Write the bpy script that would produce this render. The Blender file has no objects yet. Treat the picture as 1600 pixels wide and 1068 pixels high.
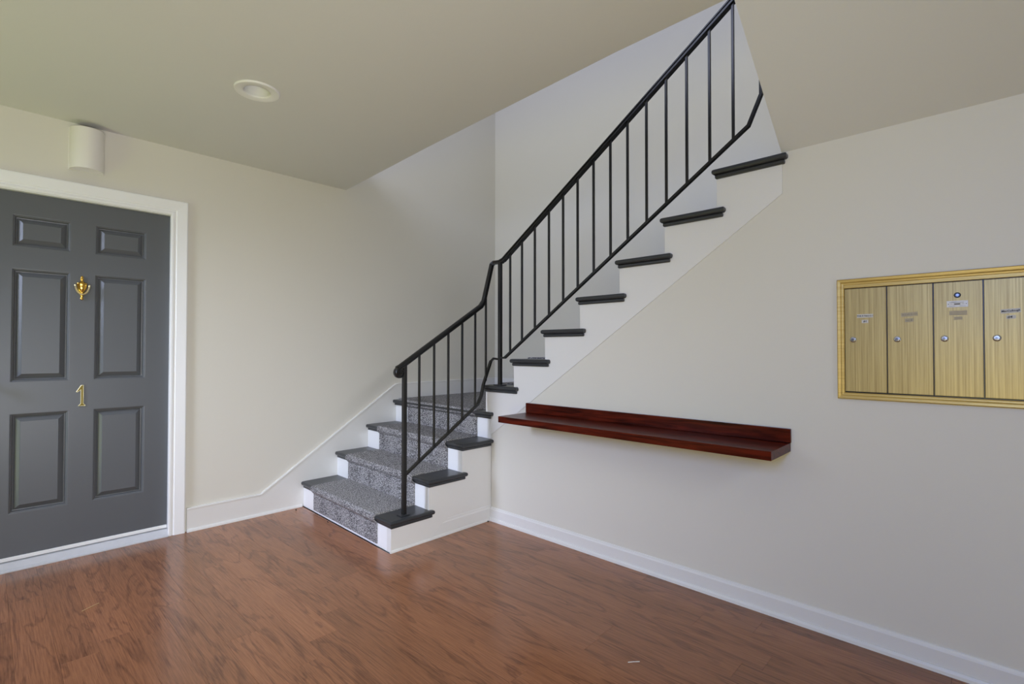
import bpy, bmesh, math, random
from mathutils import Vector, Matrix

random.seed(7)
SC = bpy.context.scene
COL = SC.collection

# ------------------------------------------------------------------ camera
cam_d = bpy.data.cameras.new('camera')
cam_d.sensor_width = 36.0
cam_d.lens = 788.83 / 1600 * 36
cam_d.clip_start = 0.05
cam = bpy.data.objects.new('camera', cam_d)
COL.objects.link(cam)
_R = Vector((0.69118574, -0.72267656, 0.00092338))
_U = Vector((-0.01160813, -0.00982473, 0.99988436))
_F = Vector((0.72258392, 0.69111653, 0.01517964))
cam.matrix_world = Matrix(((_R.x, _U.x, -_F.x, -2.47045), (_R.y, _U.y, -_F.y, -3.83030),
                           (_R.z, _U.z, -_F.z, 1.19005), (0, 0, 0, 1)))
SC.camera = cam

# ------------------------------------------------------------------ world, lights, exposure
SC.view_settings.view_transform = 'Standard'
SC.view_settings.look = 'None'
SC.view_settings.gamma = 1
SC.view_settings.use_curve_mapping = False
SC.view_settings.exposure = 0.0
world = bpy.data.worlds.new('world')
SC.world = world
world.use_nodes = True
world.node_tree.nodes['Background'].inputs[0].default_value = (0.75, 0.85, 1.0, 1)
world.node_tree.nodes['Background'].inputs[1].default_value = 0.1


def area(name, loc, aim, sx, sy, power, color, spread=180):
    d = bpy.data.lights.new(name, 'AREA')
    d.shape = 'RECTANGLE'
    d.size, d.size_y = sx, sy
    d.energy = power
    d.color = color
    d.spread = math.radians(spread)
    o = bpy.data.objects.new(name, d)
    o.location = loc
    o.rotation_euler = (Vector(aim) - Vector(loc)).to_track_quat('-Z', 'Z').to_euler()
    COL.objects.link(o)
    return o


# lamps added for an assumed entrance window (to the left of the photographer): blue aimed down as sky, warm aimed up as ground light; the wall is solid
area('assumed_entrance_low_lamp', (-4.45, -0.95, 1.9), (-0.7, -0.7, 0.1), 1.7, 0.7, 29, (0.62, 0.7, 1.0), 66)
area('assumed_entrance_high_lamp', (-4.45, -1.25, 0.4), (-2.6, -0.8, 2.5), 1.9, 0.6, 16, (0.82, 1.0, 0.33), 110)
# added lamps, no window there: they brighten the near right wall and sloped ceiling
area('side_low_fill', (-4.45, -4.1, 1.9), (0.0, -3.7, 0.5), 1.6, 0.8, 27, (0.235, 0.4, 1.0), 90)
area('side_high_fill', (-4.45, -4.1, 0.5), (0.0, -3.7, 2.3), 1.6, 0.7, 20, (1.0, 0.845, 0.12), 100)
# added fill from behind the camera for left wall and ceiling; no window built
area('rear_low_fill', (-2.6, -5.45, 1.95), (-1.2, -1.2, 0.0), 2.4, 0.6, 15, (0.86, 0.91, 1.0), 52)
area('rear_high_fill', (-2.6, -5.45, 0.35), (-2.0, -0.6, 3.0), 2.4, 0.5, 21.5, (0.94, 0.95, 0.97), 75)
# lamp added for an assumed upstairs window; none is built
area('assumed_upstairs_lamp', (-3.4, -2.0, 4.1), (1.27, -1.6, 2.3), 2.4, 1.5, 108, (0.66, 0.725, 1.0))


# ------------------------------------------------------------------ materials
def new_mat(name):
    m = bpy.data.materials.new(name)
    m.use_nodes = True
    nt = m.node_tree
    b = nt.nodes['Principled BSDF']
    return m, nt, b


def srgb(r, g, b):
    f = lambda c: (c / 255 / 12.92) if c / 255 <= 0.04045 else ((c / 255 + 0.055) / 1.055) ** 2.4
    return (f(r), f(g), f(b), 1)


def simple(name, rgb, rough=0.5, metal=0.0, bump=0.0, bscale=200, vary=0.0, vscale=3.0):
    m, nt, b = new_mat(name)
    b.inputs['Base Color'].default_value = srgb(*rgb)
    b.inputs['Roughness'].default_value = rough
    b.inputs['Metallic'].default_value = metal
    if bump or vary:
        tc = nt.nodes.new('ShaderNodeTexCoord')
    if vary:
        n = nt.nodes.new('ShaderNodeTexNoise')
        n.inputs['Scale'].default_value = vscale
        n.inputs['Detail'].default_value = 5
        nt.links.new(tc.outputs['Object'], n.inputs['Vector'])
        mx = nt.nodes.new('ShaderNodeMix')
        mx.data_type = 'RGBA'
        c = srgb(*rgb)
        mx.inputs[6].default_value = tuple(v * (1 - vary) for v in c[:3]) + (1,)
        mx.inputs[7].default_value = tuple(min(1, v * (1 + vary)) for v in c[:3]) + (1,)
        nt.links.new(n.outputs[0], mx.inputs[0])
        nt.links.new(mx.outputs[2], b.inputs['Base Color'])
    if bump:
        n2 = nt.nodes.new('ShaderNodeTexNoise')
        n2.inputs['Scale'].default_value = bscale
        n2.inputs['Detail'].default_value = 3
        nt.links.new(tc.outputs['Object'], n2.inputs['Vector'])
        bp = nt.nodes.new('ShaderNodeBump')
        bp.inputs['Strength'].default_value = bump
        bp.inputs['Distance'].default_value = 0.001
        nt.links.new(n2.outputs[0], bp.inputs['Height'])
        nt.links.new(bp.outputs[0], b.inputs['Normal'])
    return m


M_WALL = simple('wall_paint', (223, 219, 206), 0.55, bump=0.25, bscale=260, vary=0.012, vscale=1.5)
M_CEIL = simple('ceiling_paint', (216, 215, 211), 0.75, bump=0.3, bscale=180, vary=0.012, vscale=1.5)
M_TRIM = simple('trim_paint', (246, 246, 244), 0.32, bump=0.1, bscale=60)
M_STAIRW = simple('stair_paint', (230, 228, 222), 0.4, bump=0.15, bscale=120)
M_TREAD = simple('charcoal_paint', (50, 52, 54), 0.30, bump=0.15, bscale=90, vary=0.1, vscale=12)
M_IRON = simple('black_iron_paint', (20, 20, 20), 0.38, bump=0.3, bscale=150)
M_DOOR = simple('grey_door_paint', (94, 97, 100), 0.33, bump=0.08, bscale=120, vary=0.03, vscale=4)
M_BRASS = simple('polished_brass', (214, 172, 84), 0.18, 1.0)
M_BRASSD = simple('aged_brass', (112, 98, 50), 0.35, 1.0)
M_BRASSL = simple('bright_brass_edge', (232, 224, 186), 0.3, 1.0)
M_BRONZE = simple('dark_bronze', (40, 36, 33), 0.3, 0.8)
M_CHROME = simple('satin_nickel', (205, 206, 208), 0.25, 0.9)
M_CHROMED = simple('dark_nickel', (130, 130, 135), 0.3, 0.9)
M_BLACK = simple('black_enamel', (18, 17, 15), 0.35)
M_CERAMIC = simple('white_ceramic', (236, 232, 224), 0.45, bump=0.1, bscale=80)
M_ALU = simple('white_sill_metal', (206, 207, 210), 0.35, bump=0.2, bscale=70, vary=0.06, vscale=25)
M_CAN = simple('light_can_white', (232, 231, 226), 0.45)
M_LABEL = simple('paper_label', (205, 202, 196), 0.6, vary=0.08, vscale=80)
M_LABELF = simple('faded_label', (176, 164, 138), 0.6, vary=0.08, vscale=80)
M_INK = simple('ink', (25, 22, 24), 0.6)
M_INKF = simple('faded_ink', (110, 104, 96), 0.6)
M_PLATE = simple('white_plate', (222, 220, 216), 0.35)
M_STRAW = simple('dry_straw', (196, 160, 110), 0.7)
M_LINT = simple('white_lint', (225, 222, 216), 0.8)
M_DIRT = simple('dark_dirt', (26, 20, 18), 0.8)
M_GLASSF = simple('frosted_bulb', (225, 224, 218), 0.4)


def mat_mahogany():
    m, nt, b = new_mat('mahogany')
    tc = nt.nodes.new('ShaderNodeTexCoord')
    mp = nt.nodes.new('ShaderNodeMapping')
    mp.inputs['Scale'].default_value = (26, 2.2, 26)
    n = nt.nodes.new('ShaderNodeTexNoise')
    n.inputs['Scale'].default_value = 2.0
    n.inputs['Detail'].default_value = 7
    n.inputs['Distortion'].default_value = 0.6
    cr = nt.nodes.new('ShaderNodeValToRGB')
    cr.color_ramp.elements[0].position = 0.30
    cr.color_ramp.elements[0].color = srgb(34, 6, 4)
    cr.color_ramp.elements[1].position = 0.72
    cr.color_ramp.elements[1].color = srgb(104, 34, 17)
    nt.links.new(tc.outputs['Object'], mp.inputs[0])
    nt.links.new(mp.outputs[0], n.inputs['Vector'])
    nt.links.new(n.outputs[0], cr.inputs[0])
    nt.links.new(cr.outputs[0], b.inputs['Base Color'])
    b.inputs['Roughness'].default_value = 0.28
    b.inputs['Specular IOR Level'].default_value = 0.14
    return m


M_MAHOG = mat_mahogany()


def mat_mail(vertical=True):
    m, nt, b = new_mat('brushed_brass_' + ('door' if vertical else 'frame'))
    tc = nt.nodes.new('ShaderNodeTexCoord')
    oi = nt.nodes.new('ShaderNodeObjectInfo')
    ad = nt.nodes.new('ShaderNodeVectorMath')
    sc = nt.nodes.new('ShaderNodeVectorMath')
    sc.operation = 'SCALE'
    sc.inputs[0].default_value = (3, 7, 3)
    mp = nt.nodes.new('ShaderNodeMapping')
    mp.inputs['Scale'].default_value = (1, 150, 1.6) if vertical else (1, 2.5, 120)
    n = nt.nodes.new('ShaderNodeTexNoise')
    n.inputs['Scale'].default_value = 1.6
    n.inputs['Detail'].default_value = 6
    n.inputs['Roughness'].default_value = 0.7
    cr = nt.nodes.new('ShaderNodeValToRGB')
    cr.color_ramp.elements[0].position = 0.28
    cr.color_ramp.elements[1].position = 0.70
    if vertical:
        cr.color_ramp.elements[0].color = srgb(150, 128, 78)
        cr.color_ramp.elements[1].color = srgb(204, 184, 124)
    else:
        cr.color_ramp.elements[0].color = srgb(176, 142, 66)
        cr.color_ramp.elements[1].color = srgb(214, 186, 108)
    nt.links.new(oi.outputs['Random'], sc.inputs['Scale'])
    nt.links.new(tc.outputs['Object'], ad.inputs[0])
    nt.links.new(sc.outputs[0], ad.inputs[1])
    nt.links.new(ad.outputs[0], mp.inputs[0])
    nt.links.new(mp.outputs[0], n.inputs['Vector'])
    nt.links.new(n.outputs[0], cr.inputs[0])
    nt.links.new(cr.outputs[0], b.inputs['Base Color'])
    b.inputs['Metallic'].default_value = 0.35
    b.inputs['Roughness'].default_value = 0.42
    return m


M_MAILD = mat_mail(True)
M_MAILF = mat_mail(False)


def mat_carpet():
    m, nt, b = new_mat('grey_loop_carpet')
    tc = nt.nodes.new('ShaderNodeTexCoord')
    mp = nt.nodes.new('ShaderNodeMapping')
    mp.inputs['Scale'].default_value = (150, 92, 150)
    v = nt.nodes.new('ShaderNodeTexVoronoi')
    v.inputs['Scale'].default_value = 1.0
    v.inputs['Randomness'].default_value = 0.75
    n = nt.nodes.new('ShaderNodeTexNoise')
    n.inputs['Scale'].default_value = 260
    n.inputs['Detail'].default_value = 2
    cr = nt.nodes.new('ShaderNodeValToRGB')
    e = cr.color_ramp.elements
    e[0].position = 0.05
    e[0].color = srgb(222, 219, 216)
    e[1].position = 0.62
    e[1].color = srgb(96, 94, 94)
    mx = nt.nodes.new('ShaderNodeMix')
    mx.data_type = 'RGBA'
    mx.blend_type = 'OVERLAY'
    mx.inputs[0].default_value = 0.5
    nt.links.new(tc.outputs['Object'], mp.inputs[0])
    nt.links.new(mp.outputs[0], v.inputs['Vector'])
    nt.links.new(tc.outputs['Object'], n.inputs['Vector'])
    nt.links.new(v.outputs['Distance'], cr.inputs[0])
    nt.links.new(cr.outputs[0], mx.inputs[6])
    nt.links.new(n.outputs[0], mx.inputs[7])
    nt.links.new(mx.outputs[2], b.inputs['Base Color'])
    bp = nt.nodes.new('ShaderNodeBump')
    bp.invert = True
    bp.inputs['Strength'].default_value = 0.9
    bp.inputs['Distance'].default_value = 0.004
    nt.links.new(v.outputs['Distance'], bp.inputs['Height'])
    nt.links.new(bp.outputs[0], b.inputs['Normal'])
    b.inputs['Roughness'].default_value = 0.95
    return m


M_CARPET = mat_carpet()


def mat_plank():
    m, nt, b = new_mat('laminate_plank')
    L = nt.links.new
    tc = nt.nodes.new('ShaderNodeTexCoord')
    oi = nt.nodes.new('ShaderNodeObjectInfo')
    sc = nt.nodes.new('ShaderNodeVectorMath')
    sc.operation = 'SCALE'
    sc.inputs[0].default_value = (31, 57, 11)
    L(oi.outputs['Random'], sc.inputs['Scale'])
    ad = nt.nodes.new('ShaderNodeVectorMath')
    L(tc.outputs['Object'], ad.inputs[0])
    L(sc.outputs[0], ad.inputs[1])
    # broad cathedral figure
    mp = nt.nodes.new('ShaderNodeMapping')
    mp.inputs['Scale'].default_value = (8.0, 1.25, 1)
    L(ad.outputs[0], mp.inputs[0])
    n1 = nt.nodes.new('ShaderNodeTexNoise')
    n1.inputs['Scale'].default_value = 1.1
    n1.inputs['Detail'].default_value = 4
    n1.inputs['Distortion'].default_value = 0.9
    L(mp.outputs[0], n1.inputs['Vector'])
    mul = nt.nodes.new('ShaderNodeMath')
    mul.operation = 'MULTIPLY'
    mul.inputs[1].default_value = 9.0
    L(n1.outputs[0], mul.inputs[0])
    fr = nt.nodes.new('ShaderNodeMath')
    fr.operation = 'PINGPONG'
    fr.inputs[1].default_value = 1.0
    L(mul.outputs[0], fr.inputs[0])
    # fine fibres
    mp2 = nt.nodes.new('ShaderNodeMapping')
    mp2.inputs['Scale'].default_value = (230, 7, 1)
    L(ad.outputs[0], mp2.inputs[0])
    n2 = nt.nodes.new('ShaderNodeTexNoise')
    n2.inputs['Scale'].default_value = 1.0
    n2.inputs['Detail'].default_value = 5
    n2.inputs['Roughness'].default_value = 0.65
    L(mp2.outputs[0], n2.inputs['Vector'])
    cr = nt.nodes.new('ShaderNodeValToRGB')
    e = cr.color_ramp.elements
    e[0].position = 0.0
    e[0].color = srgb(100, 62, 42)
    e[1].position = 0.34
    e[1].color = srgb(156, 104, 70)
    cr2 = nt.nodes.new('ShaderNodeValToRGB')
    e = cr2.color_ramp.elements
    e[0].position = 0.30
    e[0].color = srgb(98, 61, 42)
    e[1].position = 0.62
    e[1].color = srgb(166, 112, 77)
    L(fr.outputs[0], cr.inputs[0])
    L(n2.outputs[0], cr2.inputs[0])
    mx = nt.nodes.new('ShaderNodeMix')
    mx.data_type = 'RGBA'
    mx.inputs[0].default_value = 0.55
    L(cr.outputs[0], mx.inputs[6])
    L(cr2.outputs[0], mx.inputs[7])
    # plank to plank tone
    hsv = nt.nodes.new('ShaderNodeHueSaturation')
    mr = nt.nodes.new('ShaderNodeMapRange')
    mr.inputs[3].default_value = 0.86
    mr.inputs[4].default_value = 1.14
    L(oi.outputs['Random'], mr.inputs[0])
    L(mr.outputs[0], hsv.inputs['Value'])
    L(mx.outputs[2], hsv.inputs['Color'])
    L(hsv.outputs[0], b.inputs['Base Color'])
    b.inputs['Roughness'].default_value = 0.22
    bp = nt.nodes.new('ShaderNodeBump')
    bp.inputs['Strength'].default_value = 0.06
    bp.inputs['Distance'].default_value = 0.001
    L(n2.outputs[0], bp.inputs['Height'])
    L(bp.outputs[0], b.inputs['Normal'])
    return m


M_PLANK = mat_plank()
M_SUB = simple('dark_underlay', (48, 32, 24), 0.8)


# ------------------------------------------------------------------ mesh helpers
def obj(name, bm, mats, parent=None, kind=None, label=None, cat=None, group=None, smooth=False):
    if not isinstance(mats, (list, tuple)):
        mats = [mats]
    bmesh.ops.recalc_face_normals(bm, faces=bm.faces)
    me = bpy.data.meshes.new(name)
    bm.to_mesh(me)
    bm.free()
    for m in mats:
        me.materials.append(m)
    if smooth:
        for p in me.polygons:
            p.use_smooth = True
        try:
            me.set_sharp_from_angle(angle=math.radians(40))
        except Exception:
            pass
    o = bpy.data.objects.new(name, me)
    COL.objects.link(o)
    if parent is not None:
        o.parent = parent
        o.matrix_parent_inverse = Matrix.Translation(-parent_world(parent))
    if kind:
        o['kind'] = kind
    if label:
        o['label'] = label
    if cat:
        o['category'] = cat
    if group:
        o['group'] = group
    return o


def parent_world(p):
    # an Empty stands at its thing's base; every mesh part is built in world coordinates
    return p.location.copy() if p.type == 'EMPTY' else Vector((0, 0, 0))


def empty(name, loc, label=None, cat=None, kind=None, group=None):
    o = bpy.data.objects.new(name, None)
    o.location = loc
    o.empty_display_size = 0.1
    COL.objects.link(o)
    if label:
        o['label'] = label
    if cat:
        o['category'] = cat
    if kind:
        o['kind'] = kind
    if group:
        o['group'] = group
    return o


def box(bm, x0, x1, y0, y1, z0, z1, bevel=0.0, seg=2, mi=0):
    r = bmesh.ops.create_cube(bm, size=1)
    vs = r['verts']
    for v in vs:
        v.co = Vector((x0 + (v.co.x + .5) * (x1 - x0), y0 + (v.co.y + .5) * (y1 - y0), z0 + (v.co.z + .5) * (z1 - z0)))
    fs = set(f for v in vs for f in v.link_faces)
    for f in fs:
        f.material_index = mi
    if bevel:
        es = list(set(e for v in vs for e in v.link_edges))
        bmesh.ops.bevel(bm, geom=es, offset=bevel, segments=seg, affect='EDGES', profile=0.5, material=mi)
    return vs


def prism(bm, pts, axis, a0, a1, mi=0):
    """extrude the 2-D polygon pts (the two other axes, in order) along axis from a0 to a1"""
    def co(p, a):
        if axis == 'x':
            return (a, p[0], p[1])
        if axis == 'y':
            return (p[0], a, p[1])
        return (p[0], p[1], a)
    A = [bm.verts.new(co(p, a0)) for p in pts]
    B = [bm.verts.new(co(p, a1)) for p in pts]
    fs = [bm.faces.new(A), bm.faces.new(B[::-1])]
    n = len(pts)
    for i in range(n):
        fs.append(bm.faces.new((A[i], A[(i + 1) % n], B[(i + 1) % n], B[i])))
    for f in fs:
        f.material_index = mi
    return A + B, fs


def bev_edges(bm, fs, off, seg=2, test=None):
    es = set(e for f in fs for e in f.edges)
    if test:
        es = [e for e in es if test(e)]
    bmesh.ops.bevel(bm, geom=list(es), offset=off, segments=seg, affect='EDGES', profile=0.5)


def sweep(bm, path, prof, N, caps=True, mi=0, closed=False):
    """profile (a,b): a along T x N, b along N, mitred"""
    N = Vector(N).normalized()
    P = [Vector(p) for p in path]
    rings = []
    n = len(P)
    for i, p in enumerate(P):
        if closed or 0 < i < n - 1:
            ti = (p - P[(i - 1) % n]).normalized()
            to = (P[(i + 1) % n] - p).normalized()
        elif i == 0:
            ti = to = (P[1] - p).normalized()
        else:
            ti = to = (p - P[i - 1]).normalized()
        si, so = ti.cross(N), to.cross(N)
        s = (si + so) / max(0.15, 1 + si.dot(so))
        rings.append([bm.verts.new(p + a * s + b * N) for a, b in prof])
    m = len(prof)
    for i in range(n if closed else n - 1):
        r0, r1 = rings[i], rings[(i + 1) % n]
        for j in range(m):
            f = bm.faces.new((r0[j], r0[(j + 1) % m], r1[(j + 1) % m], r1[j]))
            f.material_index = mi
    if caps and not closed:
        bm.faces.new(rings[0]).material_index = mi
        bm.faces.new(rings[-1][::-1]).material_index = mi


def circle_prof(r, n=10):
    return [(r * math.cos(2 * math.pi * i / n), r * math.sin(2 * math.pi * i / n)) for i in range(n)]


def lathe(bm, prof, origin, axis, n=24, mi=0):
    """prof: (radius, height along axis)"""
    ax = Vector(axis).normalized()
    u = ax.orthogonal().normalized()
    w = ax.cross(u)
    O = Vector(origin)
    rings = []
    for r, h in prof:
        if r < 1e-6:
            rings.append([bm.verts.new(O + ax * h)])
        else:
            rings.append([bm.verts.new(O + ax * h + r * (math.cos(2 * math.pi * i / n) * u + math.sin(2 * math.pi * i / n) * w)) for i in range(n)])
    for a, b in zip(rings, rings[1:]):
        if len(a) == 1 and len(b) == 1:
            continue
        for i in range(n):
            j = (i + 1) % n
            if len(a) == 1:
                f = bm.faces.new((a[0], b[i], b[j]))
            elif len(b) == 1:
                f = bm.faces.new((a[i], a[j], b[0]))
            else:
                f = bm.faces.new((a[i], a[j], b[j], b[i]))
            f.material_index = mi
    if len(rings[0]) > 1:
        bm.faces.new(rings[0]).material_index = mi
    if len(rings[-1]) > 1:
        bm.faces.new(rings[-1][::-1]).material_index = mi


def text_bm(bm, body, size, right, up, origin, mi, shear=0.0, bold=0.0):
    cu = bpy.data.curves.new('txt', 'FONT')
    cu.body = body
    cu.size = size
    cu.align_x = 'CENTER'
    cu.align_y = 'CENTER'
    cu.shear = shear
    cu.offset = bold
    cu.resolution_u = 2
    to = bpy.data.objects.new('txt', cu)
    COL.objects.link(to)
    me = bpy.data.meshes.new_from_object(to.evaluated_get(bpy.context.evaluated_depsgraph_get()))
    R, U, O = Vector(right), Vector(up), Vector(origin)
    base = [bm.verts.new(O + R * v.co.x + U * v.co.y) for v in me.vertices]
    for p in me.polygons:
        try:
            bm.faces.new([base[i] for i in p.vertices]).material_index = mi
        except ValueError:
            pass
    bpy.data.objects.remove(to)
    bpy.data.curves.remove(cu)
    bpy.data.meshes.remove(me)


# ------------------------------------------------------------------ dimensions
H = 2.495          # ceiling height
RISE = 0.188
W = 1.264          # width of the lower flight
SK = 0.03          # slight skew of the lower flight
XR = [-0.775, -0.503, -0.231, 0.041]                     # risers 1-4 at y = 0
YR = {n: -1.216 - 0.2733 * (n - 5) for n in range(5, 16)}  # risers 5-15
Z = lambda n: RISE * n
UP_H = 5.1
XF = 1.272         # far wall of the stairwell
YB = -3.145        # where the sloped ceiling begins
XMIN, YMIN = -4.6, -5.6


def xr(n, y):
    return XR[n - 1] + SK * y


# ------------------------------------------------------------------ floor with planks
fl = empty('floor', (0, 0, 0), kind='structure')
bm = bmesh.new()
box(bm, XMIN, 0.0, YMIN, 0.0, -0.08, -0.0125)
obj('subfloor', bm, M_SUB, fl)
PW, PL, GAP = 0.12, 1.21, 0.0002
JOINT = {-1.54: -1.80, -1.42: -1.635, -1.66: -1.93, -0.70: -2.63, -2.26: -1.27}
k0 = -28
for k in range(k0, 12):
    xa = -1.30 + PW * k
    xb = xa + PW
    if xb <= XMIN or xa >= 0:
        continue
    off = None
    for jx, jy in JOINT.items():
        if abs(jx - xa) < 0.02:
            off = jy
    if off is None:
        off = -random.uniform(0, PL)
    j = off + PL * 5
    while j > YMIN:
        ya, yb = j - PL, j
        j -= PL
        ya, yb2 = max(ya, YMIN), min(yb, 0.0)
        x0, x1 = max(xa, XMIN), min(xb, 0.0)
        if yb2 - ya < 0.02 or x1 - x0 < 0.01:
            continue
        if x0 > -0.74 and ya > -1.25:
            continue
        if x0 < -3.9 or yb2 < -5.0:
            if x0 < -4.3 or yb2 < -5.2:
                pass
        bm = bmesh.new()
        box(bm, x0 + GAP, x1 - GAP, ya + GAP, yb2 - GAP, -0.012, 0.0)
        top = [e for e in bm.edges if all(v.co.z > -0.001 for v in e.verts)]
        bmesh.ops.bevel(bm, geom=top, offset=0.0004, segments=1, affect='EDGES')
        obj('plank', bm, M_PLANK, fl)

# ------------------------------------------------------------------ walls
# left wall (plane y = 0) with the door opening
DX0, DX1, DZ1 = -2.60, -1.632, 2.062
bm = bmesh.new()
prism(bm, [(XMIN, 0), (DX0, 0), (DX0, DZ1), (DX1, DZ1), (DX1, 0), (XF, 0), (XF, UP_H), (XMIN, UP_H)], 'y', 0.0, 0.14)
obj('wall_left', bm, M_WALL, kind='structure')

# right wall (plane x = 0), stepped under the upper flight
YC = -0.003   # the wall stops just short of the tread noses' back edges
pts = [(-1.2675, 0.0), (-1.2675, 0.7275), (YR[5] + YC, 0.7275)]
for n in range(5, 12):
    zt = Z(n) - 0.0485
    pts.append((YR[n] + YC, zt))
    pts.append((YR[n + 1] + YC if n < 11 else YB - 0.001, zt))
pts += [(YB - 0.001, 2.82), (YMIN, 2.82), (YMIN, 0.0)]
bm = bmesh.new()
prism(bm, pts, 'x', 0.0, 0.09)
bmesh.ops.triangulate(bm, faces=[f for f in bm.faces if len(f.verts) > 4])
obj('wall_right', bm, M_WALL, kind='structure')

# far wall of the stairwell
bm = bmesh.new()
box(bm, XF, XF + 0.1, -5.0, 0.14, 0.0, UP_H)
obj('wall_stairwell', bm, M_WALL, kind='structure')
# walls behind the camera
bm = bmesh.new()
WY0, WY1, WZ0, WZ1 = -2.25, -0.25, 0.15, 2.25
prism(bm, [(YMIN, 0), (WY0, 0), (WY0, 0.001), (WY1, 0.001), (WY1, 0), (0, 0), (0, UP_H), (YMIN, UP_H)], 'x', XMIN - 0.1, XMIN)
obj('wall_entrance', bm, M_WALL, kind='structure')
bm = bmesh.new()
box(bm, XMIN, 0.09, YMIN - 0.1, YMIN, 0, 2.82)
obj('wall_rear', bm, M_WALL, kind='structure')

# ceiling with the stair opening (edge measured along the opening)
EDGE = [(-0.435, 0.0), (-0.506, -1.174), (-0.536, -1.854), (-0.569, -2.637), (-0.574, YB)]
bm = bmesh.new()
LX, LY, LH = -1.533, -1.152, 0.071   # square hole under the recessed light
prism(bm, [(LX + LH, 0.0)] + EDGE + [(-0.574, YMIN), (LX + LH, YMIN)], 'z', H, H + 0.30)
box(bm, XMIN, LX - LH, YMIN, 0.0, H, H + 0.30)
box(bm, LX - LH, LX + LH, LY + LH, 0.0, H, H + 0.30)
box(bm, LX - LH, LX + LH, YMIN, LY - LH, H, H + 0.30)
obj('ceiling', bm, M_CEIL, kind='structure')
# sloped ceiling over the right wall
ZS = 2.076
bm = bmesh.new()
prism(bm, [(0.0, ZS), (-0.574, H), (-0.574, 2.82), (0.0, 2.82)], 'y', YMIN, YB)
obj('sloped_ceiling', bm, M_CEIL, kind='structure')
# upstairs shell
bm = bmesh.new()
box(bm, -3.6, XF, -5.0, 0.0, UP_H, UP_H + 0.1)
obj('ceiling_upstairs', bm, M_CEIL, kind='structure')
bm = bmesh.new()
box(bm, -3.7, -3.6, -5.0, 0.0, 2.82, UP_H)
obj('wall_upstairs', bm, M_WALL, kind='structure')
bm = bmesh.new()
box(bm, -3.6, XF, -5.1, -5.0, 2.82, UP_H)
obj('wall_upstairs_rear', bm, M_WALL, kind='structure')
bm = bmesh.new()
box(bm, 0.09, XF, -5.0, YR[15] - 0.03, 2.60, 2.82)
obj('floor_upstairs', bm, M_WALL, kind='structure')

# assumed window (beside the photographer): bare frame on solid wall, added lamps give its light
bm = bmesh.new()
for (a0, a1, c0, c1) in ((WY0, WY1, 2.2, 2.28), (WY0, WY1, 0.1, 0.18), (WY0, WY0 + .08, .18, 2.2), (WY1 - .08, WY1, .18, 2.2), (-1.28, -1.22, .18, 2.2)):
    box(bm, XMIN, XMIN + 0.04, a0, a1, c0, c1)
wn = obj('assumed_window_1', bm, M_TRIM, kind='structure')

# ------------------------------------------------------------------ baseboards, skirt
SKT = 0.015
bm = bmesh.new()
pl = [(-1.545, 0.0), (-1.545, 0.155), (-1.084, 0.155), (0.045, 0.893), (XF - SKT, 0.899), (XF - SKT, 0.752), (0.05, 0.752), (0.0, 0.0)]
pl[7] = (0.04, 0.0)
vs, fs = prism(bm, pl, 'y', -SKT, 0.0)
# little moulded lip along the top
sweep(bm, [(-1.545, -SKT, 0.150), (-1.086, -SKT, 0.150), (0.043, -SKT, 0.888), (XF - SKT, -SKT, 0.894)],
      [(0.005, 0.0), (-0.005, 0.0), (-0.005, 0.002), (0.003, 0.004)], (0, -1, 0))
# shoe
sweep(bm, [(-1.545, -SKT, 0.0), (-0.79, -SKT, 0.0)], [(0, 0), (-0.018, 0), (-0.016, 0.008), (-0.008, 0.013), (0, 0.014)], (0, -1, 0))
obj('baseboard_left', bm, M_STAIRW, kind='structure')

BBP = [(0, 0), (-0.092, 0), (-0.090, 0.006), (-0.082, 0.0085), (-0.076, 0.0125), (-0.022, 0.0130), (-0.021, 0.019), (-0.012, 0.024), (0, 0.0255)]
bm = bmesh.new()
sweep(bm, [(0, YMIN, 0), (0, -W - 0.005, 0)], [(-a, b) for a, b in BBP], (-1, 0, 0))
bbr = obj('baseboard_right', bm, M_STAIRW, kind='structure')
# baseboard of the stairwell's far wall at the landing
bm = bmesh.new()
box(bm, XF - SKT, XF, -1.216, 0, 0.752, 0.897, 0.003)
obj('baseboard_stairwell', bm, M_STAIRW, kind='structure')

# ------------------------------------------------------------------ staircase
st = empty('staircase', (-0.79, -0.63, 0), 'charcoal treads and white risers of a carpeted L-shaped staircase in the corner', 'staircase')


def shear(bm):
    for v in bm.verts:
        v.co.x += SK * v.co.y


# side panel of the lower flight, stepped, with its white face on y = -W
s0 = -SK * W
bm = bmesh.new()
pts = [(XR[0] + s0, 0.0)]
for n in (1, 2, 3):
    pts.append((XR[n - 1] + s0, Z(n) - 0.03))
    pts.append((XR[n] + s0, Z(n) - 0.03))
pts += [(XR[3] + s0, Z(4) - 0.03), (0.05, Z(4) - 0.03), (0.05, 0.0)]
prism(bm, pts, 'y', -W, -W + 0.04)
obj('side_panel', bm, M_STAIRW, st)
# proud stringer board on that face, above a diagonal
bm = bmesh.new()
pts = [(XR[0] + s0, 0.0), (XR[0] + s0, Z(1) - 0.03)]
for n in (1, 2, 3):
    pts.append((XR[n - 1] + s0, Z(n) - 0.03))
    pts.append((XR[n] + s0, Z(n) - 0.03))
seen = []
for p in pts:
    if p not in seen:
        seen.append(p)
pts = [(min(px_, -0.003), pz_) for px_, pz_ in seen] + [(-0.003, 0.373), (-0.519, 0.015), (-0.535, 0.0)]
prism(bm, pts, 'y', -W - 0.004, -W)
obj('stringer', bm, M_STAIRW, st)
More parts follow.
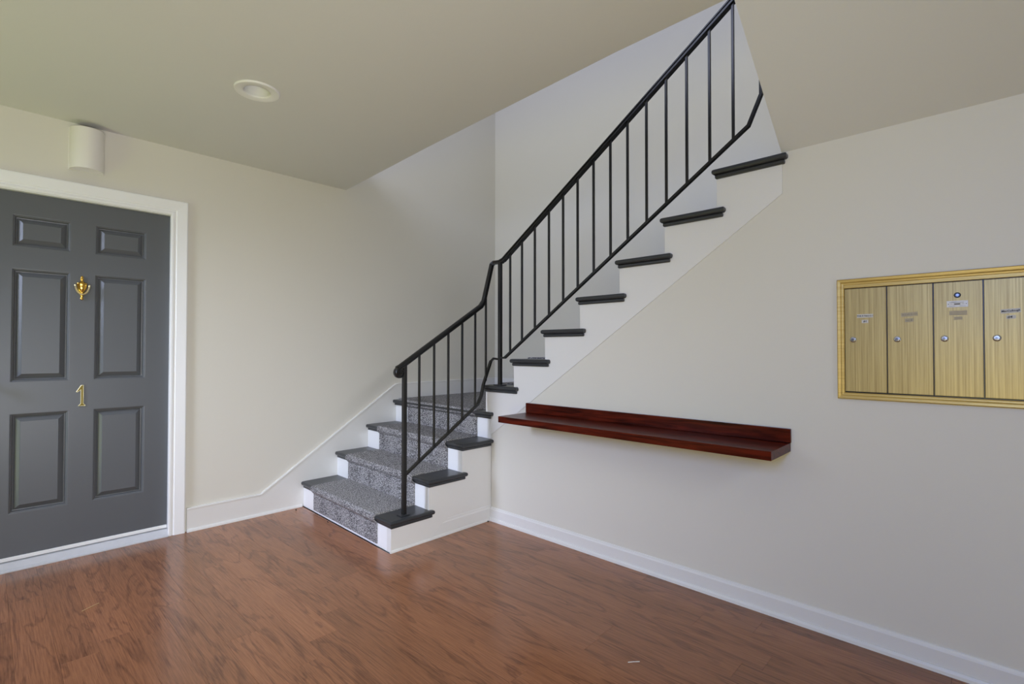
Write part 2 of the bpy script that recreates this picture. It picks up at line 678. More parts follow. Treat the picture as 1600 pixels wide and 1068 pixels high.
# baseboard and shoe at the foot of that face
bm = bmesh.new()
BBS = [(0, 0), (-0.105, 0), (-0.102, 0.002), (-0.088, 0.003), (-0.082, 0.005), (-0.016, 0.0055), (-0.015, 0.009), (-0.008, 0.012), (0, 0.013)]
sweep(bm, [(-0.001, -W, 0), (-0.452, -W, 0)], [(-a, b) for a, b in BBS], (0, -1, 0))
for v in bm.verts:      # its far end is cut along the stringer's diagonal
    if v.co.x < -0.4:
        v.co.x = -0.538 + 1.3 * v.co.z
sweep(bm, [(-0.452, -W - 0.004, 0), (XR[0] + s0 - 0.008, -W - 0.004, 0)], [(-a, b) for a, b in [(0, 0), (-0.014, 0), (-0.013, 0.004), (-0.007, 0.007), (0, 0.008)]], (0, -1, 0))
obj('base_trim', bm, M_STAIRW, st)
# stringer of the upper flight on the right wall
bm = bmesh.new()
lo = lambda y: 0.732 + 0.690 * (-1.468 - y)
pts = [(-1.30, lo(-1.30)), (-1.264, lo(-1.264)), (-1.264, Z(4)), (YR[5], Z(4)), (YR[5], Z(5) - 0.03)]
for n in range(5, 12):
    if n > 5:
        pts.append((YR[n], Z(n) - 0.03))
    pts.append((YR[n + 1] if n < 11 else -3.148, Z(n) - 0.03))
pts += [(-3.148, lo(-3.148))]
prism(bm, pts, 'x', -0.0045, -0.0003)
obj('stringer', bm, M_STAIRW, st)

# risers
for n in (1, 2, 3, 4):
    bm = bmesh.new()
    x0 = XR[n - 1]
    box(bm, x0, x0 + 0.02, -W, -0.016, Z(n - 1), Z(n) - 0.03)
    if n == 1:   # white shoe strip along the floor
        sweep(bm, [(x0, -W, 0), (x0, -0.016, 0)], [(0, 0), (-0.016, 0), (-0.014, 0.006), (-0.007, 0.010), (0, 0.011)], (-1, 0, 0))
    shear(bm)
    obj('riser', bm, M_TRIM, st)
for n in range(5, 16):
    bm = bmesh.new()
    box(bm, 0.092, XF - 0.002, YR[n] - 0.02, YR[n], Z(n - 1), Z(n) - 0.03)
    obj('riser', bm, M_STAIRW, st)

# treads: slab with rounded nose, and the cove under it
TT = 0.027


def tread_mesh(bm, poly, ztop, free):
    """free(edge midpoint) tells which outline edges are exposed and rounded"""
    for (ins, z0, z1, r) in ((0.0, ztop - TT, ztop, 0.011), (0.012, ztop - TT - 0.019, ztop - TT, 0.006)):
        pp = [Vector(p) for p in poly]
        if ins:
            c = []
            for i, p in enumerate(pp):
                a, b = pp[i - 1], pp[(i + 1) % len(pp)]
                di, do = (p - a).normalized(), (b - p).normalized()
                ni, no = Vector((-di.y, di.x)), Vector((-do.y, do.x))
                q = p + (ni + no) / (1 + ni.dot(no)) * ins
                if abs(p.x + 0.0012) < 1e-6:     # edges lying against the wall or the panel stay where they are
                    q.x = p.x
                if abs(p.y + W + 0.001) < 1e-6:
                    q.y = p.y
                c.append(q)
            pp = c
        vs, fs = prism(bm, [tuple(p) for p in pp], 'z', z0, z1)
        es = set(e for f in fs for e in f.edges)
        sel = []
        for e in es:
            a, b = e.verts[0].co, e.verts[1].co
            if abs(a.z - b.z) > 1e-4:
                continue
            if free((a + b) / 2):
                sel.append(e)
        bmesh.ops.bevel(bm, geom=sel, offset=r, segments=3, affect='EDGES', profile=0.5)
    bmesh.ops.triangulate(bm, faces=[f for f in bm.faces if len(f.verts) > 4])


NO, EO, EX = 0.020, 0.030, 0.030
for n in (1, 2, 3):
    bm = bmesh.new()
    xa, xb = XR[n - 1] - NO, XR[n]
    xe = xb + EX if n < 3 else 0.0355
    poly = [(xa, -0.016), (xa, -W - EO), (xe, -W - EO), (xe, -W - 0.001), (min(xb, xe - 0.001), -W - 0.001), (min(xb, xe - 0.001), -0.016)]
    tread_mesh(bm, poly, Z(n), lambda c, xa=xa, xb=xb: c.x < xa + 0.02 or (c.y < -W - 0.012) or (c.x > xb + 0.012 and c.y < -W))
    shear(bm)
    obj('tread', bm, M_TREAD, st, smooth=True)
bm = bmesh.new()   # landing edge board
xa = XR[3] - NO - 0.012
poly = [(xa, -0.016), (xa, -W - EO), (0.034, -W - EO), (0.034, -1.2135), (0.132, -1.2135), (0.132, -0.016)]
tread_mesh(bm, poly, Z(4), lambda c: c.x < xa + 0.02 or c.y < -W - 0.012)
shear(bm)
obj('tread', bm, M_TREAD, st, label='landing edge board in charcoal paint', smooth=True)
for n in range(5, 15):
    bm = bmesh.new()
    ya, yb = YR[n] + NO - 0.004, YR[n + 1] + 0.001
    x0 = -EO
    poly = [(XF - .002, ya), (x0, ya), (x0, yb - 0.044), (-0.0012, yb - 0.044), (-0.0012, yb), (XF - .002, yb)]
    poly = [p for p in poly]
    if n >= 12:
        poly = [(XF - .002, ya), (0.092, ya), (0.092, yb), (XF - .002, yb)]
    if n == 11:
        poly = [(XF - .002, ya), (x0, ya), (x0, yb - 0.044), (-0.0012, yb - 0.044), (-0.0012, yb + 0.005), (XF - .002, yb + 0.005)]
    if n == 12:
        poly = [(XF - .002, ya), (x0, ya), (x0, YB + 0.003), (0.092, YB + 0.003), (0.092, yb), (XF - .002, yb)]
    tread_mesh(bm, poly, Z(n), lambda c, ya=ya, yb=yb: c.y > ya - 0.02 or c.x < -EO + 0.016 or (c.y < yb - 0.03 and c.x < 0))
    obj('tread', bm, M_TREAD, st, smooth=True)
# landing deck
bm = bmesh.new()
box(bm, 0.135, XF - 0.002, -1.214, -0.017, Z(4) - 0.05, Z(4) - 0.0005)
obj('landing', bm, M_TREAD, st)

# carpet runner: one strip up the lower flight, the landing, one strip up the upper flight
CT = 0.008
bm = bmesh.new()
Y0, Y1 = -1.115, -0.212


def run_path(pos, zs, first_z, last):
    """pos: riser positions (growing along travel), zs: tread heights"""
    p = [(pos[0], first_z)]
    for i, x in enumerate(pos):
        z = zs[i]
        p += [(x, z - TT - 0.022), (x - NO + 0.003, z - TT - 0.004), (x - NO - 0.002, z - TT + 0.004), (x - NO - 0.002, z - 0.008), (x - NO + 0.006, z)]
        if i + 1 < len(pos):
            p += [(pos[i + 1], z)]
        else:
            p += [(last, z)]
    return p


pp = run_path(XR, [Z(1), Z(2), Z(3), Z(4)], 0.017, 0.10)
sweep(bm, [(x, 0, z) for x, z in pp], [(0.0, Y0), (0.0, Y1), (CT, Y1), (CT, Y0)], (0, 1, 0))
shear(bm)
vs, fs = prism(bm, [(0.07, -1.20), (0.07, -0.018), (XF - 0.016, -0.018), (XF - 0.016, -1.208), (0.1, -1.208)], 'z', Z(4), Z(4) + CT)
pp = run_path([-YR[n] for n in range(5, 15)], [Z(n) for n in range(5, 15)], Z(4) + CT, -YR[15])
sweep(bm, [(0, -y, z) for y, z in pp], [(0.0, 0.16), (0.0, 1.06), (CT, 1.06), (CT, 0.16)], (1, 0, 0))
obj('carpet_runner', bm, M_CARPET, st, label='grey loop-pile carpet runner')

# ------------------------------------------------------------------ railing
rl = empty('stair_railing', (-0.70, -1.235, Z(1)), 'black iron stair railing with square balusters and a scrolled lower end', 'railing')


def sqbar(bm, p0, p1, w):
    (x0, y0, z0), (x1, y1, z1) = p0, p1
    box(bm, x0 - w / 2, x0 + w / 2, y0 - w / 2, y0 + w / 2, z0, z1, 0.0012, 1)


RY, RX = -1.235, 0.028
HP = [(-0.012, -0.017), (-0.012, 0.017), (-0.004, 0.017), (-0.002, 0.0135), (0.002, 0.0135), (0.004, 0.019), (0.011, 0.019), (0.016, 0.012), (0.018, 0.0), (0.016, -0.012), (0.011, -0.019), (0.004, -0.019), (0.002, -0.0135), (-0.002, -0.0135), (-0.004, -0.017)]
zt = lambda x: 1.313 + 0.620 * (x + 0.361)      # centre line of the lower handrail
zb = lambda x: 0.645 + 0.640 * (x + 0.359)
# lower handrail with scroll
bm = bmesh.new()
path = []
cx, cz = -0.738, zt(-0.738) - 0.029
for i in range(26):
    f = i / 25.0
    a = math.radians(210 - 480 * (1 - f) + (-85)) * -1
    r = 0.008 + 0.020 * f
    a = math.radians(120 + 480 * (1 - f))
    path.append((cx + r * math.cos(a), RY, cz + r * math.sin(a)))
path += [(-0.728, RY, zt(-0.728) + 0.001), (-0.075, RY, zt(-0.075)), (-0.045, RY, 1.527)]
ns = 26
sweep(bm, path[:ns], [(-a * 0.62, b) for a, b in HP], (0, -1, 0))
sweep(bm, path[ns - 1:], [(-a, b) for a, b in HP], (0, -1, 0))
obj('handrail', bm, M_IRON, rl, smooth=True)
# steep joining piece
def tube_pts(bm, path, prof):
    P = [Vector(p) for p in path]
    for a, b in zip(P, P[1:]):
        t = (b - a).normalized()
        side = t.cross(Vector((0, 0, 1)))
        if side.length < 1e-4:
            side = Vector((1, 0, 0))
        side.normalize()
        up = side.cross(t)
        A = [bm.verts.new(a - t * 0.003 + side * q + up * p) for p, q in prof]
        B = [bm.verts.new(b + t * 0.003 + side * q + up * p) for p, q in prof]
        m = len(prof)
        for j in range(m):
            bm.faces.new((A[j], A[(j + 1) % m], B[(j + 1) % m], B[j]))
        bm.faces.new(A[::-1])
        bm.faces.new(B)


bm = bmesh.new()
tube_pts(bm, [(-0.047, RY, 1.523), (0.022, -1.247, 1.795), (0.028, -1.262, 1.806), (0.028, -1.345, 1.804)], [(a * .9, b * .9) for a, b in HP])
obj('handrail', bm, M_IRON, rl, smooth=True)
# upper handrail
zu = lambda y: 1.838 + 0.020 + 0.686 * (-1.423 - y)
zl = lambda y: 1.170 + 0.690 * (-1.424 - y)
bm = bmesh.new()
sweep(bm, [(RX, -1.325, zu(-1.345)), (RX, -1.36, zu(-1.36)), (RX, -3.06, zu(-3.06)), (RX, -3.06, 3.6)], HP, (1, 0, 0))
obj('handrail', bm, M_IRON, rl, smooth=True)
# bottom rails
BP = [(-0.0065, -0.011), (-0.0065, 0.011), (0.0065, 0.011), (0.0065, -0.011)]
bm = bmesh.new()
sweep(bm, [(-0.70, RY, zb(-0.70)), (-0.102, RY, zb(-0.102)), (-0.068, RY, 0.868), (-0.046, RY, 0.950)], BP, (0, -1, 0))
tube_pts(bm, [(-0.046, RY, 0.949), (0.018, -1.242, 1.108), (0.028, -1.262, 1.128), (0.028, -1.325, 1.122)], BP)
obj('bottom_rail', bm, M_IRON, rl)
bm = bmesh.new()
sweep(bm, [(RX, -1.315, zl(-1.37) + 0.0), (RX, -1.372, zl(-1.372)), (RX, -2.995, zl(-2.995)), (RX, -3.052, 2.385), (RX, -3.052, 3.6)], BP, (1, 0, 0))
obj('bottom_rail', bm, M_IRON, rl)
# newel posts
bm = bmesh.new()
sqbar(bm, (-0.702, RY, Z(1) + 0.006), (-0.702, RY, zt(-0.702) - 0.008), 0.024)
pn = obj('newel_post', bm, M_IRON, rl)
bm = bmesh.new()
box(bm, -0.702 - 0.034, -0.702 + 0.030, RY - 0.024, RY + 0.024, Z(1) + 0.0006, Z(1) + 0.0066, 0.0015, 1)
obj('base_plate', bm, M_TREAD, pn)
bm = bmesh.new()
sqbar(bm, (RX, -1.325, Z(5) + 0.005), (RX, -1.325, 1.80), 0.024)
pn = obj('newel_post', bm, M_IRON, rl)
bm = bmesh.new()
box(bm, RX - 0.03, RX + 0.03, -1.325 - 0.036, -1.325 + 0.036, Z(5) + 0.0006, Z(5) + 0.0066, 0.0015, 1)
obj('base_plate', bm, M_TREAD, pn)
# balusters
for x in (-0.593, -0.478, -0.362, -0.243, -0.125):
    bm = bmesh.new()
    sqbar(bm, (x, RY, zb(x) + 0.002), (x, RY, zt(x) - 0.009), 0.0125)
    obj('baluster', bm, M_IRON, rl)
bm = bmesh.new()
sqbar(bm, (-0.026, RY - 0.002, 0.972), (-0.026, RY - 0.002, 1.592), 0.0125)
obj('baluster', bm, M_IRON, rl)
for y in (-1.423, -1.533, -1.648, -1.768, -1.883, -1.995, -2.112, -2.229, -2.342, -2.460, -2.576, -2.690, -2.809, -2.924):
    bm = bmesh.new()
    sqbar(bm, (RX, y, zl(y) + 0.002), (RX, y, zu(y) - 0.009), 0.0125)
    obj('baluster', bm, M_IRON, rl)

# ------------------------------------------------------------------ door
dr = empty('door_1', (-2.1, 0.03, 0), kind='structure')
DL, DR, DB, DT = -2.556, -1.644, 0.066, 2.052
FY = 0.030
cols = [(-2.372, -2.129), (-2.020, -1.770)]
rows = [(1.753, 1.928), (1.010, 1.633), (0.296, 0.838)]
xs = sorted([DL, DR] + [v for c in cols for v in c])
zs = sorted([DB, DT] + [v for r in rows for v in r])
bm = bmesh.new()
vg = {(i, j): bm.verts.new((x, FY, z)) for i, x in enumerate(xs) for j, z in enumerate(zs)}
for i in range(len(xs) - 1):
    for j in range(len(zs) - 1):
        if i in (1, 3) and j in (1, 3, 5):
            continue
        bm.faces.new((vg[i, j], vg[i + 1, j], vg[i + 1, j + 1], vg[i, j + 1]))
r = bmesh.ops.extrude_face_region(bm, geom=list(bm.faces))
for v in [g for g in r['geom'] if isinstance(g, bmesh.types.BMVert)]:
    v.co.y = FY + 0.042
leaf = obj('door_leaf', bm, M_DOOR, dr)
for (x0, x1) in cols:
    for (z0, z1) in rows:
        bm = bmesh.new()
        loops = []
        # inset, depth (+ is into the door)
        for ins, dep in ((0.0, 0.0), (0.003, 0.0005), (0.005, 0.003), (0.011, 0.006), (0.014, 0.019), (0.019, 0.020), (0.0195, 0.0185), (0.042, 0.0035), (0.044, 0.0012)):
            loops.append([bm.verts.new(p) for p in ((x0 + ins, FY + dep, z0 + ins), (x1 - ins, FY + dep, z0 + ins), (x1 - ins, FY + dep, z1 - ins), (x0 + ins, FY + dep, z1 - ins))])
        for a, b in zip(loops, loops[1:]):
            for i in range(4):
                bm.faces.new((a[i], a[(i + 1) % 4], b[(i + 1) % 4], b[i]))
        bm.faces.new(loops[-1])
        back = [bm.verts.new((v.co.x, FY + 0.036, v.co.z)) for v in loops[0]]
        for i in range(4):
            bm.faces.new((loops[0][i], back[i], back[(i + 1) % 4], loops[0][(i + 1) % 4]))
        bm.faces.new(back[::-1])
        obj('door_panel', bm, M_DOOR, leaf)
# casing (swept round the opening)
CP = [(-0.046, 0.0), (-0.046, 0.012), (-0.040, 0.0155), (-0.031, 0.0155), (-0.027, 0.011), (-0.019, 0.011), (-0.014, 0.017), (0.040, 0.021), (0.046, 0.019), (0.046, 0.0)]
bm = bmesh.new()
cl, crr, ct = -2.556 - 0.046, -1.648 + 0.046, 2.047 + 0.046
CPm = [(-a, b) for a, b in CP]
sweep(bm, [(crr, 0, 0.0), (crr, 0, ct + 0.010), (cl, 0, ct + 0.010), (cl, 0, 0.0)], [(a, b) for a, b in CP], (0, -1, 0))
obj('door_casing', bm, M_TRIM, dr)
# jamb and stop
bm = bmesh.new()
box(bm, -1.645, -1.628, 0.0, 0.13, 0.0, 2.062)
box(bm, -2.604, -2.558, 0.0, 0.13, 0.0, 2.062)
box(bm, -2.604, -1.628, 0.0, 0.13, 2.053, 2.064)
obj('door_jamb', bm, M_TRIM, dr)
# sill and sweep
bm = bmesh.new()
prism(bm, [(-0.022, 0.0), (-0.022, 0.006), (-0.016, 0.012), (-0.010, 0.013), (0.012, 0.040), (0.05, 0.045), (0.10, 0.045), (0.10, 0.0)], 'x', -2.556, -1.647)
obj('door_sill', bm, M_ALU, dr)
bm = bmesh.new()
box(bm, -2.556, -1.647, 0.022, 0.034, 0.047, 0.0665, 0.002, 1)
obj('door_sweep', bm, M_TRIM, dr)
# knob
bm = bmesh.new()
lathe(bm, [(0.032, 0.0), (0.032, 0.006), (0.027, 0.010), (0.012, 0.014), (0.011, 0.034), (0.020, 0.040), (0.027, 0.050), (0.027, 0.060), (0.019, 0.068), (0.0, 0.070)], (-2.452, FY, 1.0), (0, -1, 0))
obj('door_knob', bm, M_BRONZE, dr, smooth=True, label='dark round door knob')
# knocker: urn with a swinging ring
KX, KZ = -2.079, 1.547
kn = None
bm = bmesh.new()
urn = [(0.0, 0.072), (0.004, 0.070), (0.006, 0.064), (0.0055, 0.058), (0.009, 0.055), (0.009, 0.051), (0.005, 0.047), (0.006, 0.041), (0.014, 0.034), (0.0245, 0.029), (0.026, 0.024), (0.0235, 0.020), (0.0235, 0.010), (0.0215, -0.002), (0.016, -0.015), (0.010, -0.024), (0.007, -0.030), (0.010, -0.036), (0.010, -0.042), (0.006, -0.048), (0.0055, -0.056), (0.008, -0.061), (0.006, -0.068), (0.0, -0.071)]
lathe(bm, urn[::-1], (KX, FY - 0.004, KZ), (0, 0, 1), 20)
for v in bm.verts:
    v.co.y = FY - 0.001 + (v.co.y - (FY - 0.004)) * 0.55 - 0.006
    if v.co.y > FY:
        v.co.y = FY
kn = obj('door_knocker', bm, M_BRASS, dr, smooth=True, label='polished brass urn door knocker')
bm = bmesh.new()
pth = []
for i in range(17):
    a = math.radians(188 + 164 * i / 16)
    pth.append((KX + 0.0325 * math.cos(a), FY - 0.025, KZ + 0.018 + 0.056 * math.sin(a)))
sweep(bm, pth, circle_prof(0.0050, 8), (0, 1, 0))
for sx in (-1, 1):
    lathe(bm, [(0.0, -0.004), (0.005, -0.003), (0.0055, 0.0), (0.005, 0.016), (0.0, 0.02)], (KX + sx * 0.032, FY - 0.026, KZ + 0.014), (0, 1, 0), 10)
obj('knocker_ring', bm, M_BRASSL, kn, smooth=True)
# number 1
bm = bmesh.new()
NX, NZ = -2.072, 0.920
poly = [(-0.0235, 0.027), (-0.020, 0.0225), (-0.0065, 0.033), (-0.0065, -0.044), (-0.0165, -0.056), (-0.0165, -0.060), (0.0165, -0.060), (0.0165, -0.056), (0.0065, -0.044), (0.0065, 0.060), (-0.0035, 0.060)]
poly = [(-0.0265, 0.024), (-0.0225, 0.0185), (-0.0065, 0.031), (-0.0065, -0.046), (-0.0165, -0.057), (-0.0165, -0.0615), (0.0165, -0.0615), (0.0165, -0.057), (0.0075, -0.046), (0.0075, 0.0615), (-0.005, 0.0615)]
cxm = 0.0


def shrink(pl, d):
    pp = [Vector(p) for p in pl]
    out = []
    for i, p in enumerate(pp):
        a, b = pp[i - 1], pp[(i + 1) % len(pp)]
        di, do = (p - a).normalized(), (b - p).normalized()
        ni, no = Vector((-di.y, di.x)), Vector((-do.y, do.x))
        out.append(p + (ni + no) / max(0.35, 1 + ni.dot(no)) * d)
    return out


area2 = sum(poly[i - 1][0] * poly[i][1] - poly[i][0] * poly[i - 1][1] for i in range(len(poly)))
sg = 1 if area2 > 0 else -1
rings = []
for ins, y, mi in ((0, FY, 0), (0, FY - 0.005, 0), (0.0012, FY - 0.0065, 0), (0.0022, FY - 0.0065, 0), (0.0032, FY - 0.0045, 1)):
    rings.append([bm.verts.new((NX + p[0], y, NZ + p[1])) for p in (shrink(poly, sg * ins) if ins else [Vector(p) for p in poly])])
for a, b in zip(rings, rings[1:]):
    for i in range(len(a)):
        bm.faces.new((a[i], a[(i + 1) % len(a)], b[(i + 1) % len(a)], b[i])).material_index = 0
bm.faces.new(rings[-1]).material_index = 1
bm.faces.new(rings[0][::-1])
obj('door_number', bm, [M_BRASSL, M_BRASSD], dr, label='brass numeral 1')

# ------------------------------------------------------------------ wall sconce
SX, SZ0, SZ1 = -2.068, 2.226, 2.462
sc_ = empty('sconce', (SX, 0, SZ0), 'white half-cylinder wall sconce above the grey door', 'sconce')
bm = bmesh.new()
RW, RD = 0.079, 0.088
outer, inner = [], []
for i in range(25):
    a = math.pi * i / 24
    outer.append((SX - RW * math.cos(a), -0.006 - RD * math.sin(a)))
    inner.append((SX - (RW - 0.005) * math.cos(a), -0.006 - (RD - 0.005) * math.sin(a)))
vs, fs = prism(bm, outer + inner[::-1], 'z', SZ0, SZ1)
obj('shade', bm, M_CERAMIC, sc_, smooth=True)
bm = bmesh.new()
box(bm, SX - RW - 0.003, SX + RW + 0.003, -0.006, 0.0, SZ0 - 0.002, SZ1 + 0.002, 0.001, 1)
obj('back_plate', bm, M_CERAMIC, sc_)
bm = bmesh.new()
lathe(bm, [(0.012, 0), (0.014, 0.03), (0.022, 0.05), (0.028, 0.08), (0.024, 0.11), (0.0, 0.125)], (SX, -0.045, SZ0 + 0.06), (0, 0, 1), 16)
obj('bulb', bm, M_GLASSF, sc_, smooth=True)

# ------------------------------------------------------------------ recessed ceiling light
rc = empty('recessed_ceiling_light', (LX, LY, H), 'round white recessed light set in the ceiling', 'ceiling light')
bm = bmesh.new()
n = 40
def ring(r, z):
    return [bm.verts.new((LX + r * math.cos(2 * math.pi * i / n), LY + r * math.sin(2 * math.pi * i / n), z)) for i in range(n)]
rr = [ring(0.104, H), ring(0.104, H - 0.006), ring(0.101, H - 0.009), ring(0.066, H - 0.0085), ring(0.062, H - 0.006), ring(0.060, H - 0.0)]
for a, b in zip(rr, rr[1:]):
    for i in range(n):
        bm.faces.new((a[i], a[(i + 1) % n], b[(i + 1) % n], b[i]))
obj('trim_ring', bm, M_CAN, rc, smooth=True)
bm = bmesh.new()
rr = [ring(0.0615, H - 0.006), ring(0.062, H + 0.004), ring(0.060, H + 0.03), ring(0.056, H + 0.07), ring(0.050, H + 0.115), ring(0.050, H + 0.125)]
for a, b in zip(rr, rr[1:]):
    for i in range(n):
        bm.faces.new((a[i], a[(i + 1) % n], b[(i + 1) % n], b[i]))
bm.faces.new(rr[-1])
obj('baffle', bm, M_CAN, rc, smooth=True)
bm = bmesh.new()
lathe(bm, [(0.0, 0.0), (0.020, 0.003), (0.036, 0.012), (0.042, 0.026), (0.038, 0.045), (0.024, 0.065), (0.0, 0.066)], (LX, LY, H + 0.056), (0, 0, 1), 28)
obj('bulb', bm, M_GLASSF, rc, smooth=True)

# ------------------------------------------------------------------ wall shelf
sh = empty('ledge_shelf', (0, -2.39, 0.742), 'long red-brown wooden ledge shelf on the white wall under the staircase', 'shelf')
bm = bmesh.new()
box(bm, -0.275, -0.0048, -3.175, -1.612, 0.742, 0.780, 0.0018, 2)
obj('shelf_board', bm, M_MAHOG, sh)
bm = bmesh.new()
box(bm, -0.020, -0.0048, -3.178, -1.610, 0.7805, 0.842, 0.0018, 2)
obj('back_board', bm, M_MAHOG, sh)

# ------------------------------------------------------------------ mailboxes
MY0, MY1 = -3.356, -3.972
mb = empty('mailbox_bank', (0, (MY0 + MY1) / 2, 0.99), 'brass bank of four narrow apartment mailboxes set in the right wall', 'mailbox')
bm = bmesh.new()
FP = [(0.0, 0.0), (0.0, 0.015), (0.003, 0.0175), (0.012, 0.0165), (0.017, 0.0135), (0.022, 0.0130), (0.0255, 0.011), (0.0255, 0.0)]
# closed frame: outer outline, profile measured inwards
ring_p = [(0, MY0, 0.990), (0, MY1, 0.990), (0, MY1, 1.481), (0, MY0, 1.481)]
# direction chosen so that +a points to the middle
def swp(path, prof, N):
    P = [Vector(p) for p in path]
    c = sum(P, Vector()) / len(P)
    t = (P[1] - P[0]).normalized()
    s = t.cross(Vector(N))
    if s.dot(c - P[0]) < 0:
        path = path[::-1]
    sweep(bm, path, prof, N, closed=True)
swp(ring_p, FP, (-1, 0, 0))
box(bm, -0.0125, -0.001, MY1 + 0.024, MY0 - 0.024, 1.4435, 1.4575, 0.001, 1)
obj('frame', bm, M_MAILF, mb)
bm = bmesh.new()
box(bm, -0.0005, 0.0, MY1 + 0.02, MY0 - 0.02, 1.005, 1.466)
obj('backing', bm, M_BLACK, mb)
edges = [-3.3925, -3.5235, -3.6645, -3.8025, -3.9375]
edges[0] = -3.3815
DZ0, DZT = 1.0205, 1.4405
loc_y = [-3.411, -3.556, -3.696, -3.836]
LB = {0: [((-3.425, -3.479), (1.321, 1.335), 'Welz & Henry L—', M_LABEL, M_INK, 0.0072, 0.0), ((-3.441, -3.463), (1.299, 1.312), '#1', M_LABEL, M_INK, 0.011, 0.0)],
      1: [((-3.568, -3.619), (1.320, 1.335), '~ - -~ ~ —', M_LABELF, M_INKF, 0.010, 4.0), ((-3.580, -3.606), (1.298, 1.312), '— 2', M_LABELF, M_INKF, 0.010, 3.0)],
      2: [((-3.710, -3.759), (1.318, 1.334), '', M_LABELF, M_INKF, 0.01, 0.0), ((-3.723, -3.746), (1.301, 1.312), '', M_LABELF, M_INKF, 0.01, 0.0)],
      3: [((-3.846, -3.896), (1.319, 1.334), 'MacCullough', M_LABEL, M_INK, 0.0090, 4.0), ((-3.860, -3.884), (1.299, 1.311), '#4  ', M_LABEL, M_INK, 0.0115, 3.0)]}
DLAB = ['mailbox door with a two-line handwritten paper label', 'mailbox door with a faded pinkish label', 'mailbox door with a black keyhole lock over a white plate', 'mailbox door with a boldly handwritten label']
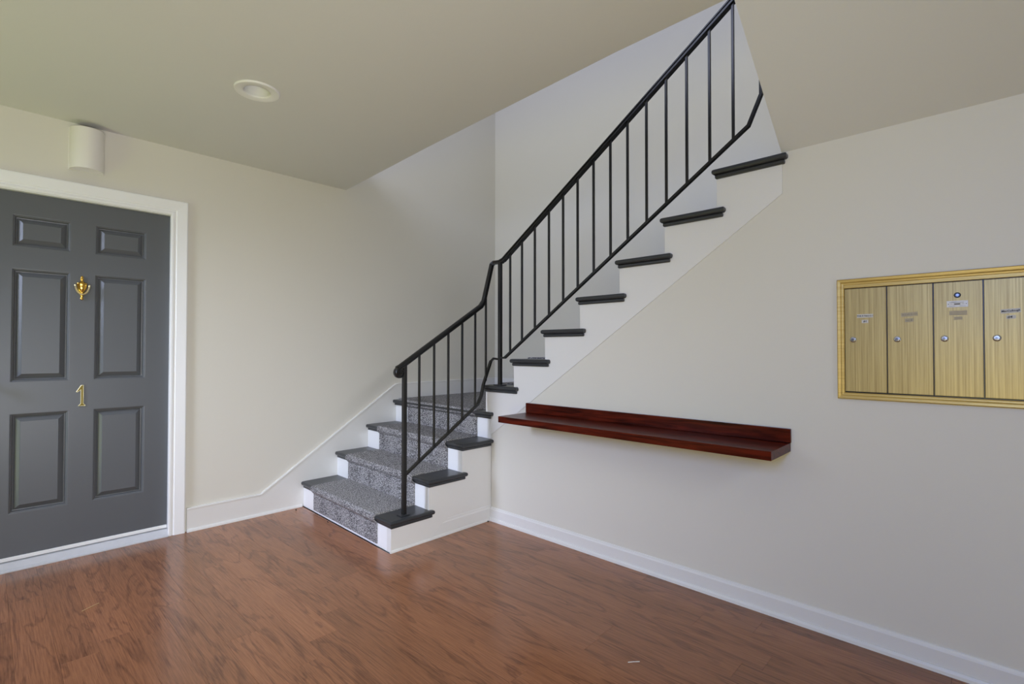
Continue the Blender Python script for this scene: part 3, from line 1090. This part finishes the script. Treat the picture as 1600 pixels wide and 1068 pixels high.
for k in range(4):
    ya, yb = edges[k] - 0.0018, edges[k + 1] + 0.0018
    bm = bmesh.new()
    box(bm, -0.0105, -0.001, yb, ya, DZ0, DZT, 0.0012, 1)
    d = obj('mailbox_door', bm, M_MAILD, mb, label=DLAB[k])
    fx = -0.0105
    bm = bmesh.new()
    lz = 1.2325
    lathe(bm, [(0.0118, 0.0), (0.0118, 0.002), (0.0095, 0.0045), (0.0072, 0.005), (0.0068, 0.0035), (0.0, 0.0035)], (fx, loc_y[k], lz), (-1, 0, 0), 20)
    lathe(bm, [(0.0062, 0.0), (0.0062, 0.0042), (0.0, 0.0046)], (fx, loc_y[k], lz - 0.0005), (-1, 0, 0), 16, mi=1)
    box(bm, fx - 0.0050, fx - 0.0040, loc_y[k] - 0.0007, loc_y[k] + 0.0007, lz - 0.004, lz + 0.003, mi=2)
    obj('lock', bm, [M_CHROME, M_CHROMED, M_BLACK], d, smooth=True)
    for (y0, y1), (z0, z1), txt, ml, mi_, size, tilt in LB[k]:
        bm = bmesh.new()
        c = Vector((fx, (y0 + y1) / 2, (z0 + z1) / 2))
        t = math.radians(tilt)
        R = Vector((0, -math.cos(t), math.sin(t)))
        U = Vector((0, math.sin(t), math.cos(t)))
        hw, hh = (y0 - y1) / 2, (z1 - z0) / 2
        A = [bm.verts.new(c + R * a * hw + U * b * hh + Vector((-0.0005, 0, 0))) for a, b in ((-1, -1), (1, -1), (1, 1), (-1, 1))]
        B = [bm.verts.new(v.co + Vector((0.0005, 0, 0))) for v in A]
        bm.faces.new(A)
        bm.faces.new(B[::-1])
        for i in range(4):
            bm.faces.new((A[i], B[i], B[(i + 1) % 4], A[(i + 1) % 4]))
        if txt:
            text_bm(bm, txt, size, R, U, c + Vector((-0.0008, 0, 0)), 1, shear=0.15, bold=0.00022)
        obj('name_label', bm, [ml, mi_], d)
    if k == 2:
        bm = bmesh.new()
        lathe(bm, [(0.0098, 0.0), (0.0098, 0.003), (0.008, 0.0045), (0.0, 0.0045)], (fx, -3.733, 1.391), (-1, 0, 0), 20, mi=0)
        box(bm, fx - 0.0054, fx - 0.0045, -3.7338, -3.7322, 1.386, 1.396, mi=1)
        lathe(bm, [(0.0045, 0.0044), (0.0045, 0.0050), (0.0, 0.0050)], (fx, -3.733, 1.391), (-1, 0, 0), 14, mi=1)
        obj('master_lock', bm, [M_BLACK, M_CHROMED], d, smooth=True, label='black master lock')
        bm = bmesh.new()
        c = Vector((fx - 0.0006, -3.7325, 1.3590))
        box(bm, fx - 0.0012, fx, c.y - 0.0295, c.y + 0.0295, c.z - 0.0118, c.z + 0.0118, 0.0004, 1, mi=0)
        px = fx - 0.0014
        for (a0, a1, b0, b1, m_) in ((-0.0105, 0.0095, -0.0042, 0.0036, 2), (-0.0085, 0.0075, -0.0024, 0.0018, 1), (-0.022, 0.018, 0.0052, 0.0062, 1), (-0.016, -0.002, 0.0072, 0.0080, 1), (0.006, 0.0235, -0.0082, -0.0074, 1), (-0.024, -0.006, -0.0080, -0.0072, 1), (-0.0195, -0.0125, -0.002, 0.002, 2), (0.012, 0.019, -0.002, 0.002, 2)):
            box(bm, px - (0.0002 if m_ == 1 else 0), px + 0.0003, c.y - a1, c.y - a0, c.z + b0, c.z + b1, mi=m_)
        for sy in (-1, 1):
            lathe(bm, [(0.0016, 0.0), (0.0014, 0.0012), (0.0, 0.0014)], (px + 0.0003, c.y + sy * 0.0245, c.z), (-1, 0, 0), 10, mi=1)
        obj('makers_plate', bm, [M_PLATE, M_INKF, M_LABEL], d, label='small white riveted plate')

# ------------------------------------------------------------------ bits on the floor
bm = bmesh.new()
sweep(bm, [(-2.150, -0.822, 0.0016), (-2.115, -0.806, 0.004), (-2.085, -0.783, 0.0016)], [(-0.0012, -0.001), (0.0012, -0.001), (0.0012, 0.001), (-0.0012, 0.001)], (0, 0, 1))
obj('dry_straw', bm, M_STRAW, label='thin dry straw lying on the floor in front of the grey door', cat='straw')
bm = bmesh.new()
sweep(bm, [(-0.762, -2.809, 0.0014), (-0.747, -2.822, 0.002), (-0.728, -2.839, 0.0014)], [(-0.001, -0.001), (0.001, -0.001), (0.001, 0.001), (-0.001, 0.001)], (0, 0, 1))
obj('white_thread', bm, M_LINT, label='short white thread on the floor below the wooden shelf', cat='thread')
for (x, y, nm, lb) in ((-0.862, -0.083, 'dark_crumb', 'tiny dark crumb on the floor beside the first stair riser and left baseboard'),
                       (-0.822, -0.500, 'dark_crumb', 'tiny dark crumb on the floor in front of the lowest carpeted riser'),
                       (-0.052, -1.290, 'dark_crumb', 'tiny dark crumb on the floor in the corner of stairs and right wall')):
    bm = bmesh.new()
    bmesh.ops.create_icosphere(bm, subdivisions=1, radius=0.006)
    for v in bm.verts:
        v.co = Vector((x + v.co.x * 0.7, y + v.co.y * 1.1, max(0.0, 0.005 + v.co.z * 1.0)))
    obj(nm, bm, M_DIRT, label=lb, cat='crumb')
